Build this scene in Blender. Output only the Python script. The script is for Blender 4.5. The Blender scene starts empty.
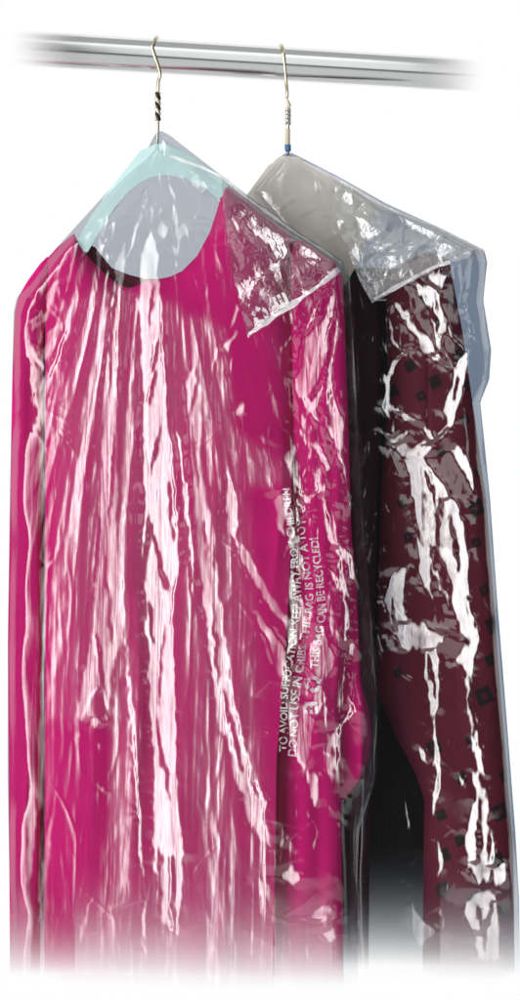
import bpy, math
import numpy as np

# ------------------------------------------------------------------ basics
sc = bpy.context.scene
C = sc.collection
D = 1.8                                   # camera distance, metres
rng = np.random.default_rng(7)

def W(px, py, Y):
    """real position of a point of the scene seen at (px, py) and standing at depth Y"""
    px, py, Y = np.broadcast_arrays(np.asarray(px, float), np.asarray(py, float), np.asarray(Y, float))
    s = (D + Y) / D / 1000.0
    return np.stack([(px - 260.0) * s, Y, (500.0 - py) * s], axis=-1)

def sstep(x, a, b):
    t = np.clip((x - a) / (b - a), 0, 1)
    return t * t * (3 - 2 * t)

# ------------------------------------------------------------------ noise on the sheet
def vnoise(x, y, sx, sy, seed, linear=False):
    r = np.random.default_rng(seed)
    G = r.uniform(-1, 1, (257, 257))
    u = np.asarray(x, float) / sx + 40.37; v = np.asarray(y, float) / sy + 71.13
    i = np.floor(u).astype(int); j = np.floor(v).astype(int)
    fu = u - i; fv = v - j
    i %= 256; j %= 256
    a = G[j, i]; b = G[j, i + 1]; c = G[j + 1, i]; d = G[j + 1, i + 1]
    if linear:                                            # flat triangular facets with sharp creases
        lo = a + fu * (b - a) + fv * (d - b)
        hi = a + fv * (c - a) + fu * (d - c)
        return np.where(fu > fv, lo, hi)
    fu = fu * fu * (3 - 2 * fu); fv = fv * fv * (3 - 2 * fv)
    return (a * (1 - fu) + b * fu) * (1 - fv) + (c * (1 - fu) + d * fu) * fv

def ridge(x, y, sx, sy, seed):
    return 1 - 2 * np.abs(vnoise(x, y, sx, sy, seed))

def facets(x, y, s, seed):
    a = 0.5 + seed * 1.7
    xr = x * math.cos(a) + y * math.sin(a); yr = -x * math.sin(a) + y * math.cos(a)
    xr = xr + 0.35 * s * vnoise(x, y, s * 1.7, s * 1.7, seed + 50, True)
    return vnoise(xr, yr, s, s * 1.25, seed, True)

def blur(a, sx, sy):
    def k(s):
        n = max(1, int(3 * s)); t = np.arange(-n, n + 1); w = np.exp(-t * t / (2 * s * s)); return w / w.sum()
    if sx > 0:
        w = k(sx); n = len(w) // 2; p = np.pad(a, ((0, 0), (n, n)), 'edge'); a = sum(w[i] * p[:, i:i + a.shape[1]] for i in range(len(w)))
    if sy > 0:
        w = k(sy); n = len(w) // 2; p = np.pad(a, ((n, n), (0, 0)), 'edge'); a = sum(w[i] * p[i:i + a.shape[0], :] for i in range(len(w)))
    return a

def inpoly(x, y, poly):
    p = np.asarray(poly, float)
    x0, y0 = p.min(0) - 6; x1, y1 = p.max(0) + 6
    m = np.zeros(x.shape, bool)
    sel = (x > x0) & (x < x1) & (y > y0) & (y < y1)
    xs, ys = x[sel], y[sel]; r = np.zeros(xs.shape, bool)
    n = len(p)
    for i in range(n):
        xa, ya = p[i]; xb, yb = p[(i + 1) % n]
        if ya == yb: continue
        c = ((ya > ys) != (yb > ys)) & (xs < (xb - xa) * (ys - ya) / (yb - ya) + xa)
        r ^= c
    m[sel] = r
    return m

def strip(pts, w):
    """polygon of a thin line"""
    p = np.asarray(pts, float); t = np.gradient(p, axis=0); t /= np.linalg.norm(t, axis=1)[:, None] + 1e-9
    n = np.stack([-t[:, 1], t[:, 0]], 1); k = np.linspace(0, 1, len(p)); ww = (w * (0.35 + 0.65 * np.sin(math.pi * k)))[:, None] / 2
    return np.concatenate([p + n * ww, (p - n * ww)[::-1]])

# ------------------------------------------------------------------ raster of the film reliefs (1 px = 1 mm)
STEP = 1.0
GX, GY = np.meshgrid(np.arange(-10, 541, STEP), np.arange(110, 1031, STEP))

def sample(R, px, py):
    u = np.clip((px + 10) / STEP, 0, R.shape[1] - 1.001); v = np.clip((py - 110) / STEP, 0, R.shape[0] - 1.001)
    i = u.astype(int); j = v.astype(int); fu = u - i; fv = v - j
    return (R[j, i] * (1 - fu) + R[j, i + 1] * fu) * (1 - fv) + (R[j + 1, i] * (1 - fu) + R[j + 1, i + 1] * fu) * fv

def bank(az, r=3.0): return np.array([r * math.sin(math.radians(az)), -r * math.cos(math.radians(az)), 0.0])
LA = bank(-56)                             # bright and half-bright side of the bank of lamps the sheets mirror
LP = bank(-42)
CAM = np.array([0.0, -D, 0.0])

def want_slope(L, Y):
    P = W(GX, GY, Y)
    v = CAM - P; v /= np.linalg.norm(v, axis=-1)[..., None]
    l = L - P; l[..., 2] *= 0.0; l /= np.linalg.norm(l, axis=-1)[..., None]
    v2 = v.copy(); v2[..., 2] = 0; v2 /= np.linalg.norm(v2, axis=-1)[..., None]
    h = v2 + l
    return h[..., 0] / np.abs(h[..., 1])

def relief(Y0, polys, seed, jag=2.0, iters=160):
    """height of the folds over the smooth sheet; each polygon is a facet of film tilted to the side"""
    base_x = np.gradient(Y0, STEP * 0.001, axis=1)
    wx = GX + jag * vnoise(GX, GY + 1.6 * GX, 5, 16, seed) + 0.6 * jag * vnoise(GX, GY, 2.2, 5, seed + 1)
    wy = GY + jag * vnoise(GX, GY, 6, 6, seed + 2)
    M = np.zeros(GX.shape); S = np.zeros(GX.shape)
    sa = want_slope(LA, Y0); sp = want_slope(LP, Y0)
    for poly, lev in polys:
        m = inpoly(wx, wy, poly)
        if lev == 'N':
            M[m] = 0; continue
        M[m] = 1
        S[m] = ((sa if lev == 'A' else sp) - 0)[m]
    hx = np.clip(base_x - S, 0.02, 0.8)
    # streaky variation inside a facet
    hx = hx + 0.05 * vnoise(GX, GY + GX, 3.5, 26, seed + 3) + 0.05 * vnoise(GX, GY, 6, 70, seed + 5) + 0.05 * vnoise(GX, GY - GX, 9, 16, seed + 6, True)
    M = blur(M, 0.35, 0.35)
    g = 0.001 * hx * M - 0.00004
    wx = 0.06 + M; wz = 0.010 + 0.06 * M
    lam = 0.0006
    def Dx(h): return np.diff(h, axis=1)
    def Dz(h): return np.diff(h, axis=0)
    wxe = 0.5 * (wx[:, 1:] + wx[:, :-1]); wze = 0.5 * (wz[1:] + wz[:-1]); ge = 0.5 * (g[:, 1:] + g[:, :-1])
    def DxT(f):
        o = np.zeros(GX.shape); o[:, 1:] += f; o[:, :-1] -= f; return o
    def DzT(f):
        o = np.zeros(GX.shape); o[1:] += f; o[:-1] -= f; return o
    A = lambda h: DxT(wxe * Dx(h)) + DzT(wze * Dz(h)) + lam * h
    dg = DxT(wxe * 0) + lam
    dg[:, 1:] += wxe; dg[:, :-1] += wxe; dg[1:] += wze; dg[:-1] += wze
    bb = DxT(wxe * ge)
    H = np.zeros(GX.shape); r = bb.copy(); z = r / dg; p = z.copy(); rz = (r * z).sum()
    for _ in range(iters):
        Ap = A(p); al = rz / (p * Ap).sum(); H += al * p; r -= al * Ap; z = r / dg; rn = (r * z).sum(); p = z + rn / rz * p; rz = rn
    return blur(H, 0.5, 1.3), M

# ------------------------------------------------------------------ mesh helpers
def link(name, verts, faces, mat, parent=None, smooth=True):
    me = bpy.data.meshes.new(name)
    v = np.asarray(verts, np.float32).reshape(-1, 3)
    f = np.asarray(faces, np.int32)
    me.vertices.add(len(v)); me.vertices.foreach_set('co', v.ravel())
    k = f.shape[1]
    me.loops.add(f.size); me.loops.foreach_set('vertex_index', f.ravel())
    me.polygons.add(len(f))
    me.polygons.foreach_set('loop_start', np.arange(0, f.size, k, dtype=np.int32))
    me.polygons.foreach_set('use_smooth', np.full(len(f), smooth, bool))
    me.update(calc_edges=True); me.validate()
    o = bpy.data.objects.new(name, me); C.objects.link(o)
    o.data.materials.append(mat)
    if parent: o.parent = parent
    return o

def grid_faces(n, m, off=0, flip=False):
    i, j = np.meshgrid(np.arange(n - 1), np.arange(m - 1), indexing='ij')
    a = (i * m + j).ravel() + off
    q = np.stack([a, a + 1, a + m + 1, a + m], 1)
    return q[:, ::-1] if flip else q

def sheet(name, px, py, Y, mat, parent=None):
    n, m = px.shape
    return link(name, W(px, py, Y), grid_faces(n, m), mat, parent)

def slab(name, px, py, Yf, Yb, mat, parent=None):
    """closed piece of cloth or paper with a front and a back"""
    n, m = px.shape
    V = np.concatenate([W(px, py, Yf).reshape(-1, 3), W(px, py, Yb).reshape(-1, 3)])
    N = n * m
    F = [grid_faces(n, m), grid_faces(n, m, N, True)]
    ring = [i * m for i in range(n)] + [(n - 1) * m + j for j in range(1, m)] + [i * m + m - 1 for i in range(n - 2, -1, -1)] + [j for j in range(m - 2, 0, -1)]
    r = np.array(ring); r2 = np.roll(r, -1)
    F.append(np.stack([r, r2, r2 + N, r + N], 1))
    return link(name, V, np.concatenate(F), mat, parent)

def rows(py0, py1, step, L, R, n):
    """row grid between a left and a right outline given as (py, px) lists"""
    py = np.arange(py0, py1 + 0.01, step)
    L = np.array(L, float); R = np.array(R, float)
    xl = np.interp(py, L[:, 0], L[:, 1]); xr = np.interp(py, R[:, 0], R[:, 1])
    u = np.linspace(0, 1, n)
    px = xl[:, None] + u[None, :] * (xr - xl)[:, None]
    return px, np.repeat(py[:, None], n, 1), xl[:, None], xr[:, None]

def cols(px0, px1, step, T, B, n):
    """column grid between a top and a bottom outline given as (px, py) lists"""
    x = np.arange(px0, px1 + 0.01, step)
    T = np.array(T, float); B = np.array(B, float)
    t = np.interp(x, T[:, 0], T[:, 1]); b = np.interp(x, B[:, 0], B[:, 1])
    u = np.linspace(0, 1, n)
    py = t[None, :] + u[:, None] * (b - t)[None, :]
    return np.repeat(x[None, :], n, 0), py, t[None, :], b[None, :]

def tube(path, r, nseg=10, closed=True):
    p = np.asarray(path, float); n = len(p)
    r = np.broadcast_to(np.asarray(r, float), (n,))
    t = np.gradient(p, axis=0); t /= np.linalg.norm(t, axis=1)[:, None]
    a = np.array([0.31, 0.2, 0.93]); V = []
    a = np.cross(t[0], a); a /= np.linalg.norm(a)
    for i in range(n):
        a = a - t[i] * np.dot(a, t[i]); a /= np.linalg.norm(a); b = np.cross(t[i], a)
        th = np.linspace(0, 2 * math.pi, nseg, endpoint=False)
        V.append(p[i] + r[i] * (np.cos(th)[:, None] * a + np.sin(th)[:, None] * b))
    V = np.concatenate(V); F = []
    for i in range(n - 1):
        for k in range(nseg):
            k2 = (k + 1) % nseg
            F.append((i * nseg + k, i * nseg + k2, (i + 1) * nseg + k2, (i + 1) * nseg + k))
    c0 = len(V); V = np.concatenate([V, p[:1], p[-1:]])
    for k in range(nseg):
        k2 = (k + 1) % nseg
        F.append((c0, k2, k, k)); F.append((c0 + 1, (n - 1) * nseg + k, (n - 1) * nseg + k2, (n - 1) * nseg + k2))
    return V, F

def join(name, pieces, mat, parent=None):
    import bmesh
    bm = bmesh.new()
    for V, F in pieces:
        vs = [bm.verts.new(v) for v in V]
        for f in F:
            q = [vs[i] for i in dict.fromkeys(f)]
            try: bm.faces.new(q)
            except ValueError: pass
    bmesh.ops.recalc_face_normals(bm, faces=bm.faces)
    me = bpy.data.meshes.new(name); bm.to_mesh(me); bm.free()
    me.polygons.foreach_set('use_smooth', np.ones(len(me.polygons), bool))
    o = bpy.data.objects.new(name, me); C.objects.link(o); me.materials.append(mat)
    if parent: o.parent = parent
    return o

def spline(pts, n=60):
    p = np.asarray(pts, float); q = np.vstack([2 * p[0] - p[1], p, 2 * p[-1] - p[-2]]); out = []
    m = len(p) - 1
    for t in np.linspace(0, m - 1e-6, n):
        i = int(t); f = t - i; a, b, c, d = q[i:i + 4]
        out.append(0.5 * (2 * b + (c - a) * f + (2 * a - 5 * b + 4 * c - d) * f * f + (3 * b - a - 3 * c + d) * f ** 3))
    return np.array(out)

def thing(name, loc, label, cat, group=None):
    o = bpy.data.objects.new(name, None); C.objects.link(o); o.empty_display_size = 0.05
    tag(o, label, cat, group); return o

def tag(o, label, cat=None, group=None):
    o['label'] = label
    if cat: o['category'] = cat
    if group: o['group'] = group

# ------------------------------------------------------------------ materials
def newmat(name):
    m = bpy.data.materials.new(name); m.use_nodes = True
    nt = m.node_tree; nt.nodes.clear()
    out = nt.nodes.new('ShaderNodeOutputMaterial')
    return m, nt, out

def nd(nt, t, **kw):
    n = nt.nodes.new(t)
    for k, v in kw.items():
        if k in n.inputs: n.inputs[k].default_value = v
        else: setattr(n, k, v)
    return n

def math_(nt, op, a, b=None, clamp=False):
    n = nt.nodes.new('ShaderNodeMath'); n.operation = op; n.use_clamp = clamp
    for i, v in enumerate((a, b)):
        if v is None: continue
        if isinstance(v, (int, float)): n.inputs[i].default_value = v
        else: nt.links.new(v, n.inputs[i])
    return n.outputs[0]

def ramp01(nt, v, a, b, kind='SMOOTHSTEP'):
    n = nt.nodes.new('ShaderNodeMapRange'); n.interpolation_type = kind
    nt.links.new(v, n.inputs['Value']); n.inputs['From Min'].default_value = a; n.inputs['From Max'].default_value = b
    return n.outputs[0]

def fade_out(nt, shader, out, axis, bounds):
    """edge vignette put into the material: surfaces turn see-through towards their ends"""
    g = nt.nodes.new('ShaderNodeNewGeometry'); s = nt.nodes.new('ShaderNodeSeparateXYZ')
    nt.links.new(g.outputs['Position'], s.inputs[0])
    f = None
    for a, b in bounds:
        r = ramp01(nt, s.outputs[axis], a, b, 'LINEAR' if axis == 2 else 'SMOOTHSTEP')
        f = r if f is None else math_(nt, 'MULTIPLY', f, r)
    if axis == 2: f = math_(nt, 'SUBTRACT', 1.0, math_(nt, 'POWER', math_(nt, 'SUBTRACT', 1.0, f, True), 1.35))
    t = nt.nodes.new('ShaderNodeBsdfTransparent'); mx = nt.nodes.new('ShaderNodeMixShader')
    nt.links.new(f, mx.inputs[0]); nt.links.new(t.outputs[0], mx.inputs[1]); nt.links.new(shader, mx.inputs[2])
    nt.links.new(mx.outputs[0], out.inputs['Surface'])

LOW = [(-0.480, -0.345)]                   # garments and bags: z where the added vignette is full and where it begins

def cloth(name, col, rough=0.85, pattern=None, sheen=0.0, low=LOW):
    m, nt, out = newmat(name)
    b = nd(nt, 'ShaderNodeBsdfPrincipled', Roughness=rough)
    b.inputs['Specular IOR Level'].default_value = 0.2
    b.inputs['Sheen Weight'].default_value = sheen
    tc = nt.nodes.new('ShaderNodeTexCoord')
    n1 = nd(nt, 'ShaderNodeTexNoise', Scale=38.0, Detail=4.0); nt.links.new(tc.outputs['Object'], n1.inputs['Vector'])
    n2 = nd(nt, 'ShaderNodeTexNoise', Scale=900.0, Detail=2.0); nt.links.new(tc.outputs['Object'], n2.inputs['Vector'])
    mix = nt.nodes.new('ShaderNodeMix'); mix.data_type = 'RGBA'
    c0 = tuple(c * 0.85 for c in col); c1 = tuple(min(1, c * 1.12) for c in col)
    mix.inputs[6].default_value = (*c0, 1); mix.inputs[7].default_value = (*c1, 1)
    nt.links.new(n1.outputs[0], mix.inputs[0])
    colo = mix.outputs[2]
    if pattern:
        at = nt.nodes.new('ShaderNodeAttribute'); at.attribute_name = 'motif'
        m2 = nt.nodes.new('ShaderNodeMix'); m2.data_type = 'RGBA'
        nt.links.new(at.outputs['Fac'], m2.inputs[0]); nt.links.new(colo, m2.inputs[6]); m2.inputs[7].default_value = (*pattern, 1)
        colo = m2.outputs[2]
    nt.links.new(colo, b.inputs['Base Color'])
    bp = nd(nt, 'ShaderNodeBump', Strength=0.25, Distance=0.0006)
    nt.links.new(n2.outputs[0], bp.inputs['Height']); nt.links.new(bp.outputs[0], b.inputs['Normal'])
    if low: fade_out(nt, b.outputs[0], out, 2, low)
    else: nt.links.new(b.outputs[0], out.inputs['Surface'])
    return m

def film(name, tint, edge, f0=0.085, f1=0.22, rough=0.13, haze=0.010, crinkle=0.10, stretch=(1.0, 1.0, 0.07), bump=0.35):
    m, nt, out = newmat(name)
    lw = nd(nt, 'ShaderNodeLayerWeight', Blend=0.5)
    fc = lw.outputs['Facing']
    mix = nt.nodes.new('ShaderNodeMix'); mix.data_type = 'RGBA'
    nt.links.new(math_(nt, 'POWER', fc, 2.5), mix.inputs[0])
    mix.inputs[6].default_value = (*tint, 1); mix.inputs[7].default_value = (*edge, 1)
    t = nt.nodes.new('ShaderNodeBsdfTransparent'); nt.links.new(mix.outputs[2], t.inputs[0])
    g = nd(nt, 'ShaderNodeBsdfGlossy', Roughness=rough)
    tc = nt.nodes.new('ShaderNodeTexCoord'); mp = nt.nodes.new('ShaderNodeMapping'); mp.inputs['Scale'].default_value = stretch
    nt.links.new(tc.outputs['Object'], mp.inputs[0])
    wn = nd(nt, 'ShaderNodeTexNoise', Scale=90.0, Detail=2.0); nt.links.new(mp.outputs[0], wn.inputs['Vector'])
    va = nt.nodes.new('ShaderNodeVectorMath'); va.operation = 'MULTIPLY_ADD'; nt.links.new(wn.outputs['Color'], va.inputs[0]); va.inputs[1].default_value = (0.016, 0.016, 0.016); nt.links.new(mp.outputs[0], va.inputs[2])
    vo = nd(nt, 'ShaderNodeTexVoronoi', Scale=110.0); vo.feature = 'DISTANCE_TO_EDGE'; nt.links.new(va.outputs[0], vo.inputs['Vector'])
    mp2 = nt.nodes.new('ShaderNodeMapping'); mp2.inputs['Scale'].default_value = (1.0, 1.0, 0.35); mp2.inputs['Rotation'].default_value = (0, 0.25, 0); nt.links.new(tc.outputs['Object'], mp2.inputs[0])
    v2 = nd(nt, 'ShaderNodeTexVoronoi', Scale=190.0); nt.links.new(mp2.outputs[0], v2.inputs['Vector'])
    hs = math_(nt, 'ADD', math_(nt, 'MULTIPLY', math_(nt, 'MINIMUM', vo.outputs['Distance'], 0.25), 1.6), math_(nt, 'MULTIPLY', v2.outputs['Distance'], 0.25))
    sm = nt.nodes.new('ShaderNodeAttribute'); sm.attribute_name = 'smooth_area'
    bp = nd(nt, 'ShaderNodeBump', Distance=0.0016)
    nt.links.new(math_(nt, 'MULTIPLY', math_(nt, 'SUBTRACT', 1.0, sm.outputs['Fac']), bump), bp.inputs['Strength']); nt.links.new(hs, bp.inputs['Height']); nt.links.new(bp.outputs[0], g.inputs['Normal'])
    fac = math_(nt, 'ADD', math_(nt, 'MULTIPLY', math_(nt, 'POWER', fc, 4.0), f1), f0)
    mx = nt.nodes.new('ShaderNodeMixShader'); nt.links.new(fac, mx.inputs[0]); nt.links.new(t.outputs[0], mx.inputs[1]); nt.links.new(g.outputs[0], mx.inputs[2])
    at = nt.nodes.new('ShaderNodeAttribute'); at.attribute_name = 'crinkle'
    g2 = nd(nt, 'ShaderNodeBsdfGlossy', Roughness=0.42)
    m3 = nt.nodes.new('ShaderNodeMixShader'); nt.links.new(math_(nt, 'MULTIPLY', at.outputs['Fac'], crinkle), m3.inputs[0])
    nt.links.new(mx.outputs[0], m3.inputs[1]); nt.links.new(g2.outputs[0], m3.inputs[2]); mx = m3
    d = nd(nt, 'ShaderNodeBsdfDiffuse'); d.inputs[0].default_value = (0.9, 0.9, 0.92, 1)
    m2 = nd(nt, 'ShaderNodeMixShader'); m2.inputs[0].default_value = haze
    nt.links.new(mx.outputs[0], m2.inputs[1]); nt.links.new(d.outputs[0], m2.inputs[2])
    fade_out(nt, m2.outputs[0], out, 2, LOW)
    return m

def metal(name, col, rough, fade=None):
    m, nt, out = newmat(name)
    b = nd(nt, 'ShaderNodeBsdfPrincipled', Roughness=rough, Metallic=1.0)
    b.inputs['Base Color'].default_value = (*col, 1)
    tc = nt.nodes.new('ShaderNodeTexCoord'); n1 = nd(nt, 'ShaderNodeTexNoise', Scale=60.0, Detail=3.0)
    nt.links.new(tc.outputs['Object'], n1.inputs['Vector'])
    r = nt.nodes.new('ShaderNodeMapRange'); nt.links.new(n1.outputs[0], r.inputs[0])
    r.inputs['To Min'].default_value = rough * 0.8; r.inputs['To Max'].default_value = rough * 1.3
    nt.links.new(r.outputs[0], b.inputs['Roughness'])
    if fade: fade_out(nt, b.outputs[0], out, 0, fade)
    else: nt.links.new(b.outputs[0], out.inputs['Surface'])
    return m

def paper(name, col):
    return cloth(name, col, 0.7, low=None)

M_rod = metal('polished steel', (0.84, 0.86, 0.85), 0.17, [(-0.246, -0.160), (0.236, 0.145)])
M_wire = metal('brass coloured wire', (0.74, 0.67, 0.50), 0.25)
M_wire2 = metal('steel wire', (0.72, 0.70, 0.64), 0.25)
M_wire_reflection = metal('dark wire reflection', (0.05, 0.045, 0.04), 0.35)  # dark reflections on the twisted wire, painted as a strand's colour
M_tab = cloth('cream tape', (0.75, 0.68, 0.52), low=None)
M_cap = cloth('blue plastic', (0.10, 0.22, 0.42), 0.4, low=None)
M_pink = cloth('magenta knit', (0.57, 0.003, 0.16), 0.9)
M_neck_shade = cloth('shaded magenta knit', (0.085, 0.008, 0.022), 0.9)  # shade inside the back neck, put into the colour of the knit
M_maroon = cloth('maroon print', (0.145, 0.010, 0.036), 0.7, pattern=(0.020, 0.009, 0.012))
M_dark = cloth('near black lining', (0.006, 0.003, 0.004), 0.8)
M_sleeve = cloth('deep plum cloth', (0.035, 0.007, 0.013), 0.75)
M_blue = paper('pale blue paper', (0.56, 0.78, 0.77))
M_grey = paper('grey paper', (0.86, 0.83, 0.74))
M_film = film('clear film', (0.95, 0.955, 0.96), (0.86, 0.87, 0.88), f0=0.125, f1=0.07, haze=0.005, crinkle=0.16, bump=0.30)
M_film2 = film('glossy clear film', (0.95, 0.955, 0.96), (0.82, 0.84, 0.86), f0=0.19, f1=0.07, haze=0.003, stretch=(1.0, 1.0, 0.5), bump=0.15)
M_back = film('film over a second layer', (0.49, 0.53, 0.58), (0.45, 0.49, 0.55), f0=0.03, f1=0.05)
M_back2 = film('bluish film over a second layer', (0.22, 0.28, 0.37), (0.12, 0.16, 0.23), f0=0.03, f1=0.05)
M_seal = film('heat sealed film', (0.9, 0.9, 0.91), (0.8, 0.8, 0.82), f0=0.22, haze=0.6)
M_flap2 = film('clouded doubled film', (0.78, 0.79, 0.77), (0.45, 0.47, 0.48), f0=0.22, haze=0.24, stretch=(1, 1, 1))
M_flap = film('doubled film', (0.80, 0.82, 0.83), (0.40, 0.43, 0.46), f0=0.19, haze=0.035, stretch=(1, 1, 1))
m, nt, out = newmat('worn white ink')
b = nd(nt, 'ShaderNodeBsdfPrincipled', Roughness=0.6); b.inputs['Base Color'].default_value = (0.80, 0.77, 0.78, 1)
tc = nt.nodes.new('ShaderNodeTexCoord'); n1 = nd(nt, 'ShaderNodeTexNoise', Scale=260.0, Detail=3.0); nt.links.new(tc.outputs['Object'], n1.inputs['Vector'])
tr = nt.nodes.new('ShaderNodeBsdfTransparent'); mx = nt.nodes.new('ShaderNodeMixShader')
nt.links.new(math_(nt, 'MULTIPLY', ramp01(nt, n1.outputs[0], 0.30, 0.52), 0.85), mx.inputs[0]); nt.links.new(tr.outputs[0], mx.inputs[1]); nt.links.new(b.outputs[0], mx.inputs[2])
nt.links.new(mx.outputs[0], out.inputs['Surface']); M_ink = m

# ------------------------------------------------------------------ rod
a = W(-15, 46.4, -0.0433); c = W(520, 78.4, 0.0905)
a[2] = c[2] = 0.443
V, F = tube(np.linspace(a, c, 40), 0.0170, 64)
rod = join('metal_rod', [(V, F)], M_rod)
tag(rod, 'polished round steel rod both hangers hook over', 'rod')
rdir = (c - a) / np.linalg.norm(c - a)
def rod_at(px):
    k = np.linspace(0, 1, 600); p = a + (c - a) * k[:, None]
    q = 260 + p[:, 0] * 1000 * D / (D + p[:, 1]); return p[np.argmin(np.abs(q - px))]

plane1 = lambda px: -0.12 * (px - 158) / 1000.0
plane2 = lambda px: 0.045 - 0.12 * (px - 288) / 1000.0

# ------------------------------------------------------------------ hangers
def helix(p0, p1, turns, R, phase, n=70):
    k = np.linspace(0, 1, n); ax = p1 - p0
    th = 2 * math.pi * turns * k + phase
    return p0 + ax * k[:, None] + R * np.stack([np.cos(th), np.sin(th), 0 * th], 1)

def hook_path(pxs, over):
    """wire passing in front of the rod, over its top and down behind it"""
    c0 = rod_at(over); R = 0.0170 + 0.0020
    pts = []
    for th in np.radians(np.arange(205, 0, -15)):          # from behind, over the top, to the front
        pts.append(c0 + np.array([0, -math.cos(th) * R, math.sin(th) * R]))
    return pts

# hanger with the blue paper
h1 = thing('wire_hanger', None, 'brass toned wire hanger with twisted neck, its dark reflections coloured in, above the pale blue paper', 'hanger', 'wire hangers on the rod')
p = hook_path(None, 158); n = len(p)
for i, q in enumerate(p):                                   # the hook leans: its end sits further along the rod
    k = max(0, (9 - i) / 9.0) if i < 9 else 0
    q[0] += -0.004 + 0.004 * math.sin(i / (n - 1) * math.pi) - 0.0015 * k
t0 = W(158, 93, -0.004)
p += [W(160, 72, -0.016), W(158.5, 82, -0.010), t0]
join('hook', [tube(spline(p, 80), 0.0017, 10)], M_wire, h1)
t1 = W(158, 120, 0.0); t2 = W(158, 130, 0.0)
join('twisted_neck', [tube(helix(t0, t1, 2.6, 0.0011, 0.0), 0.0019, 10)], M_wire, h1)
join('reflection_strand', [tube(helix(t0, t1, 2.6, 0.0011, math.pi), 0.0019, 10)], M_wire_reflection, h1)  # second strand, coloured dark to draw the reflected stripes
def shoulders(plane, xs, name, mat, par, neck):
    pts = [W(x, y, plane(x) + 0.002) for x, y in xs]
    P_ = [np.linspace(pts[i], pts[i + 1], 12) for i in range(len(pts) - 1)]
    join(name, [tube(neck, 0.0015, 8)] + [tube(q, 0.0013, 8) for q in P_], mat, par)
shoulders(plane1, [(157, 147), (48, 302), (332, 302), (161, 147)], 'shoulder_wire', M_wire2, h1, spline([t1, t2, W(157, 147, 0.002)], 12))

h2 = thing('wire_hanger', None, 'thin wire hanger with cream tape on its neck above the grey paper', 'hanger', 'wire hangers on the rod')
p = hook_path(None, 283); n = len(p)
for i, q in enumerate(p):
    k = i / (n - 1); q[0] += -0.0075 + 0.008 * k
s0 = W(287, 98, 0.03)
p += [W(286, 80, 0.020), W(287, 90, 0.026), s0]
join('hook', [tube(spline(p, 80), 0.0016, 10)], M_wire, h2)
s1 = W(288, 108, 0.036); s2 = W(288, 124, 0.04); s3 = W(287.5, 146, 0.044)
join('twisted_neck', [tube(helix(s1, s2, 2.0, 0.0016, 0.4), 0.0016, 8), tube(helix(s1, s2, 2.0, 0.0016, 3.5), 0.0015, 8)], M_wire2, h2)
tp = [W(286.5, 97, 0.027), W(288.6, 100, 0.027), W(291, 105, 0.027), W(288.7, 109, 0.027), W(286.8, 104, 0.027)]
tb = [q + np.array([0, 0.003, 0]) for q in tp]
join('tape', [(np.array(tp + tb), [(0, 1, 2, 3, 4), (9, 8, 7, 6, 5)] + [(i, (i + 1) % 5, (i + 1) % 5 + 5, i + 5) for i in range(5)])], M_tab, h2)
join('sleeve', [tube(np.linspace(W(287.6, 129, 0.0415), s3, 8), 0.0026, 12)], M_tab, h2)
join('end_cap', [tube(np.linspace(W(287.7, 144.5, 0.0438), W(288, 152, 0.045), 8), np.array([.003, .0033, .0033, .0033, .0033, .0033, .003, .002]), 12)], M_cap, h2)
shoulders(plane2, [(287, 156), (215, 300), (440, 300), (290, 156)], 'shoulder_wire', M_wire2, h2, spline([s2, W(288, 130, 0.0415), W(288, 156, 0.046)], 12))

# ------------------------------------------------------------------ hanger papers
px, py, t, b_ = cols(78, 229, 1.0, [(78, 240), (90, 218), (105, 196), (140, 151), (156, 144), (164, 143), (180, 150), (229, 180)],
                     [(78, 243), (84, 252), (88, 252), (95, 240), (105, 223), (115, 208), (128, 192), (140, 183), (152, 177), (165, 175), (185, 178), (205, 188), (218, 200), (224, 195), (229, 184)], 40)
y0 = plane1(px) - 0.006 - 0.004 * np.sin((px - 78) / 150 * math.pi) + 0.0012 * vnoise(px, py, 25, 25, 3)
cape = slab('hanger_paper', px, py, y0, y0 + 0.0012, M_blue)
tag(cape, 'pale blue paper cover with arched cutout on the hanger over the magenta top', 'hanger paper', 'paper covers on the hangers')
px, py, t, b_ = cols(246, 378, 1.0, [(246, 196), (252, 188), (268, 166), (282, 156), (298, 157), (340, 182), (374, 203), (378, 206)],
                     [(246, 205), (262, 232), (300, 262), (345, 285), (355, 268), (372, 220), (378, 208)], 60)
y0 = plane2(px) - 0.008 - 0.005 * sstep(py, 150, 260) + 0.0015 * vnoise(px, py, 18, 40, 4) + 0.002 * np.abs(px - 318) / 60
cape2 = slab('hanger_paper', px, py, y0, y0 + 0.0012, M_grey)
tag(cape2, 'plain warm grey paper cover on the hanger over the maroon shirt', 'hanger paper', 'paper covers on the hangers')

# ------------------------------------------------------------------ magenta top
top = thing('pullover', None, 'bright magenta long sleeved pullover with wide neckline', 'top')
BT = [(44, 262), (50, 256), (58, 247), (75, 233), (79, 243), (95, 263), (118, 284), (130, 288), (138, 286), (147, 281), (160, 279), (172, 277), (185, 271), (200, 256), (213, 232), (221, 206), (228, 184), (240, 192), (290, 231), (296, 236)]
px, py, t, b_ = cols(44, 296, 1.5, BT, [(44, 1010), (296, 1010)], 240)
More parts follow.
